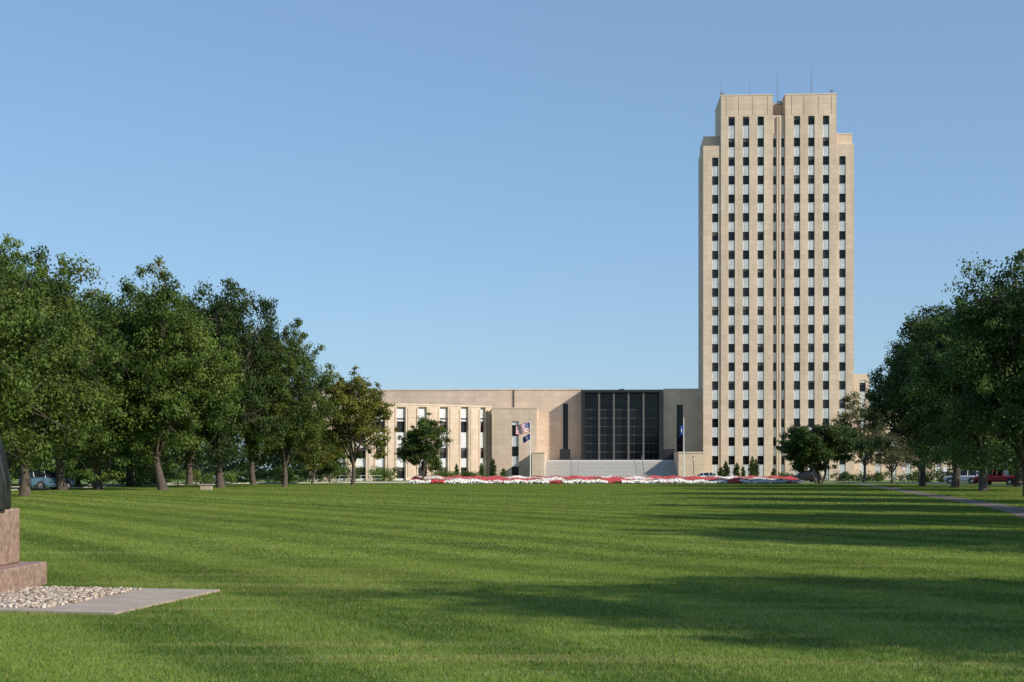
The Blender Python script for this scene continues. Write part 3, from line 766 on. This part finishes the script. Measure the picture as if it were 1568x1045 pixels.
# ------------------------------------------------------------------ vehicles
M_tyre=simple('tyre',(.02,.02,.02),.9); M_rim=simple('rim',(.4,.4,.42),.3,metal=.8); M_cg=simple('car_glass',(.015,.017,.02),.05); M_tail=simple('tail_light',(.4,.01,.01),.2); M_head=simple('head_light',(.7,.7,.7),.1); M_pl=simple('black_plastic',(.02,.02,.022),.6)
def car(kind,colr,x,y,rot,name='parked_car'):
    e=empty(name,(x,y,.013),rot)
    pm=simple(name+'_paint',colr,.25,metal=.2,spec=.6)
    b=MB({'p':pm,'g':M_cg,'t':M_tyre,'r':M_rim,'tl':M_tail,'h':M_head,'k':M_pl})
    if kind=='sedan':
        L=4.7;W=.91; st=[(-2.35,.42,.72,.80),(-2.2,.28,.92,.88),(-1.4,.22,1.0,W),(-.3,.2,.98,W),(.9,.2,.96,W),(1.6,.22,.86,.9),(2.2,.26,.74,.86),(2.35,.38,.6,.76)]
        gh=[(-1.75,.98),(-1.0,1.40),(-.2,1.47),(.35,1.43),(1.15,.96)]
    elif kind=='suv':
        L=4.7;W=.95; st=[(-2.3,.5,.95,.86),(-2.22,.34,1.08,.92),(-1.4,.28,1.1,W),(-.3,.27,1.1,W),(.9,.27,1.08,W),(1.6,.28,1.04,.94),(2.2,.34,.92,.9),(2.33,.45,.75,.8)]
        gh=[(-2.2,1.08),(-1.95,1.66),(-.8,1.74),(.3,1.70),(1.1,1.07)]
    else:
        L=5.6;W=.99; st=[(-2.85,.55,1.05,.93),(-2.8,.42,1.12,.96),(-.95,.38,1.12,W),(-.9,.38,1.12,W),(.9,.38,1.12,W),(1.7,.38,1.1,.98),(2.6,.42,1.02,.95),(2.75,.5,.85,.88)]
        gh=[(-.95,1.1),(-.75,1.82),(0,1.87),(.5,1.82),(1.2,1.1)]
    ring=lambda x,zb,zt,w:[(x,-w*.88,zb),(x,-w,zb+.18),(x,-w,zt-.16),(x,-w*.9,zt),(x,w*.9,zt),(x,w,zt-.16),(x,w,zb+.18),(x,w*.88,zb)]
    vs=[];fs=[]
    for i,s in enumerate(st):
        vs+=ring(*s)
        if i:
            o=8*i-8
            for k in range(8): fs.append((o+k,o+(k+1)%8,o+8+(k+1)%8,o+8+k))
    fs.append(tuple(range(8))); fs.append(tuple(range(8*len(st)-8,8*len(st))))
    b.add(vs,fs,'p')
    belt=min(s[2] for s in st[2:5])-.03
    for i in range(len(gh)-1):
        (x0,z0),(x1,z1)=gh[i],gh[i+1]
        w0=W*.88-(z0-belt)*.28; w1=W*.88-(z1-belt)*.28
        wb=W*.9
        sl=abs(z1-z0)/(abs(x1-x0))>.35
        b.add([(x0,-w0,z0),(x1,-w1,z1),(x1,w1,z1),(x0,w0,z0)],[(0,1,2,3)],'g' if sl else 'p')
        for sg in (-1,1):
            b.add([(x0,sg*wb,belt),(x1,sg*wb,belt),(x1,sg*w1,z1),(x0,sg*w0,z0)],[(0,1,2,3)],'g')
    for (x0,z0) in gh[1:-1]:
        w0=W*.88-(z0-belt)*.28
        for sg in (-1,1): b.cyl((x0,sg*W*.905,belt),(x0,sg*(w0+.005),z0),.045,.035,'p',6)
    wr=.33 if kind=='sedan' else .37
    for wx in (-L*.29,L*.30):
        for sg in (-1,1):
            b.cyl((wx,sg*(W-.04),wr+.02),(wx,sg*(W+.004),wr+.02),wr+.07,wr+.07,'k',20)
            b.cyl((wx,sg*(W-.2),wr),(wx,sg*(W+.03),wr),wr,wr,'t',20)
            b.cyl((wx,sg*(W+.02),wr),(wx,sg*(W+.045),wr),wr*.62,wr*.58,'r',14)
    xe=st[-1][0]; xs_=st[0][0]
    for sg in (-1,1):
        b.box(xe-.12,xe+.01,sg*.6-.16,sg*.6+.16,st[-1][2]-.14,st[-1][2]-.0,'h')
        b.box(xs_-.01,xs_+.1,sg*.62-.14,sg*.62+.14,st[0][2]-.2,st[0][2]+.0,'tl')
        b.box(.75,.9,sg*(W+.02)-.08,sg*(W+.02)+.08,belt+.02,belt+.16,'p')
    b.box(xs_-.03,xs_+.2,-W*.85,W*.85,st[0][1]+.02,st[0][1]+.16,'k'); b.box(xe-.2,xe+.03,-W*.8,W*.8,st[-1][1]+.0,st[-1][1]+.14,'k')
    if kind=='pickup': b.box(-2.7,-1.0,-.82,.82,1.121,1.125,'k')
    b.obj('body',e,bevel=.02)
    return e
car('suv',(.08,.15,.23),gx(72,124),124,rad(55),'parked_suv')
car('sedan',(.75,.77,.80),gx(1087,204),204.5,rad(4))
car('suv',(.02,.02,.022),gx(1232,206),206.0,rad(180),'parked_suv')
car('suv',(.55,.56,.58),gx(1474,186),186,rad(150),'parked_suv')
car('pickup',(.30,.015,.02),gx(1530,168),168,rad(140),'parked_pickup_truck')
car('sedan',(.05,.05,.055),gx(1598,150),150,rad(100))
car('sedan',(.5,.5,.5),gx(352,206),206,rad(20))

# ------------------------------------------------------------------ small street furniture
def sign(px,d,h,c):
    e=empty('traffic_sign',(gx(px,d),d,0)); b=MB({'m':M_rim,'s':c,'w':M_wh})
    b.cyl((0,0,0),(0,0,h),.035,.035,'m',8); b.box(-.3,.3,-.05,-.036,h-.75,h-.02,'s'); b.box(-.24,.24,-.056,-.052,h-.69,h-.08,'w'); b.obj('sign_post',e)
sign(1384,196,2.4,M_red); sign(1447,190,2.3,M_bl); sign(540,196,2.2,M_red)
b=MB({'w':M_wh}); fx0,fx1=gx(455,214),gx(585,214)
k=0; x=fx0
while x<fx1: b.cyl((x,214,0),(x,214,1.05),.04,.04,'w',8); x+=1.6
for z in (.5,1.0): b.cyl((fx0,214,z),(fx1,214,z),.03,.03,'w',6)
b.obj('railing_fence')
b=MB({'c':M_conc}); b.box(-.5,.5,-.3,.3,0,.42,'c'); b.box(-.65,.65,-.38,.38,.42,.52,'c'); o=b.obj('stone_bench',bevel=.02); o.location=(gx(316,126),126,0)
def lamp(px,d,h):
    e=empty('street_lamp',(gx(px,d),d,0)); b=MB({'m':M_brz,'h':M_head})
    b.cyl((0,0,0),(0,0,.5),.14,.1,'m',10); b.cyl((0,0,.5),(0,0,h),.06,.045,'m',10); b.cyl((0,0,h),(0,0,h+.45),.14,.24,'h',10); b.cyl((0,0,h+.45),(0,0,h+.6),.28,.05,'m',10); b.obj('lamp',e)
lamp(1365,200,3.6); lamp(1062,243,3.6); lamp(505,214,3.6)

# ------------------------------------------------------------------ statue with pedestal
st=empty('bronze_statue',(0,0,0))
M_gran=simple('red_granite',(.29,.195,.15),.6,noise=.38,scale=14,bump=.10)
M_bz=simple('statue_bronze',(.05,.055,.045),.45,metal=.7,noise=.3,scale=6)
b=MB({'g':M_gran}); b.box(-9.1,-6.68,17.75,20.45,.02,.355,'g'); b.obj('plinth',st,bevel=.02)
b=MB({'g':M_gran}); b.box(-8.65,-6.97,18.2,20.15,.357,1.13,'g'); b.obj('pedestal',st,bevel=.025)
b=MB({'b':M_bz}); prof=[(1.13,.66),(1.2,.67),(1.3,.655),(1.5,.66),(1.8,.60),(2.0,.55),(2.4,.45),(2.6,.38),(2.9,.42),(3.1,.40),(3.2,.2),(3.28,.12),(3.36,.13),(3.5,.17),(3.62,.15),(3.7,.06)]
n=48; vs=[];fs=[]
for i,(z,r) in enumerate(prof):
    for k in range(n):
        a=2*math.pi*k/n; rr=r*(1+(.06*math.sin(9*a+z*2)+.03*math.sin(17*a) if z<2.8 else 0))
        vs.append((rr*math.cos(a),.1+rr*math.sin(a),z))
    if i:
        for k in range(n): fs.append((n*(i-1)+k,n*(i-1)+(k+1)%n,n*i+(k+1)%n,n*i+k))
b.add(vs,fs,'b')
b.cyl((.36,.1,3.0),(.45,-.1,2.55),.11,.08,'b',10); b.cyl((.45,-.1,2.55),(.15,-.38,2.6),.08,.06,'b',10)
b.cyl((-.36,.1,3.0),(-.45,-.1,2.55),.11,.08,'b',10); b.cyl((-.45,-.1,2.55),(-.1,-.4,2.5),.08,.06,'b',10)
o=b.obj('robed_figure',st,smooth=True); o.location=(-7.57,19.32,0)
print('objects',len(bpy.data.objects))
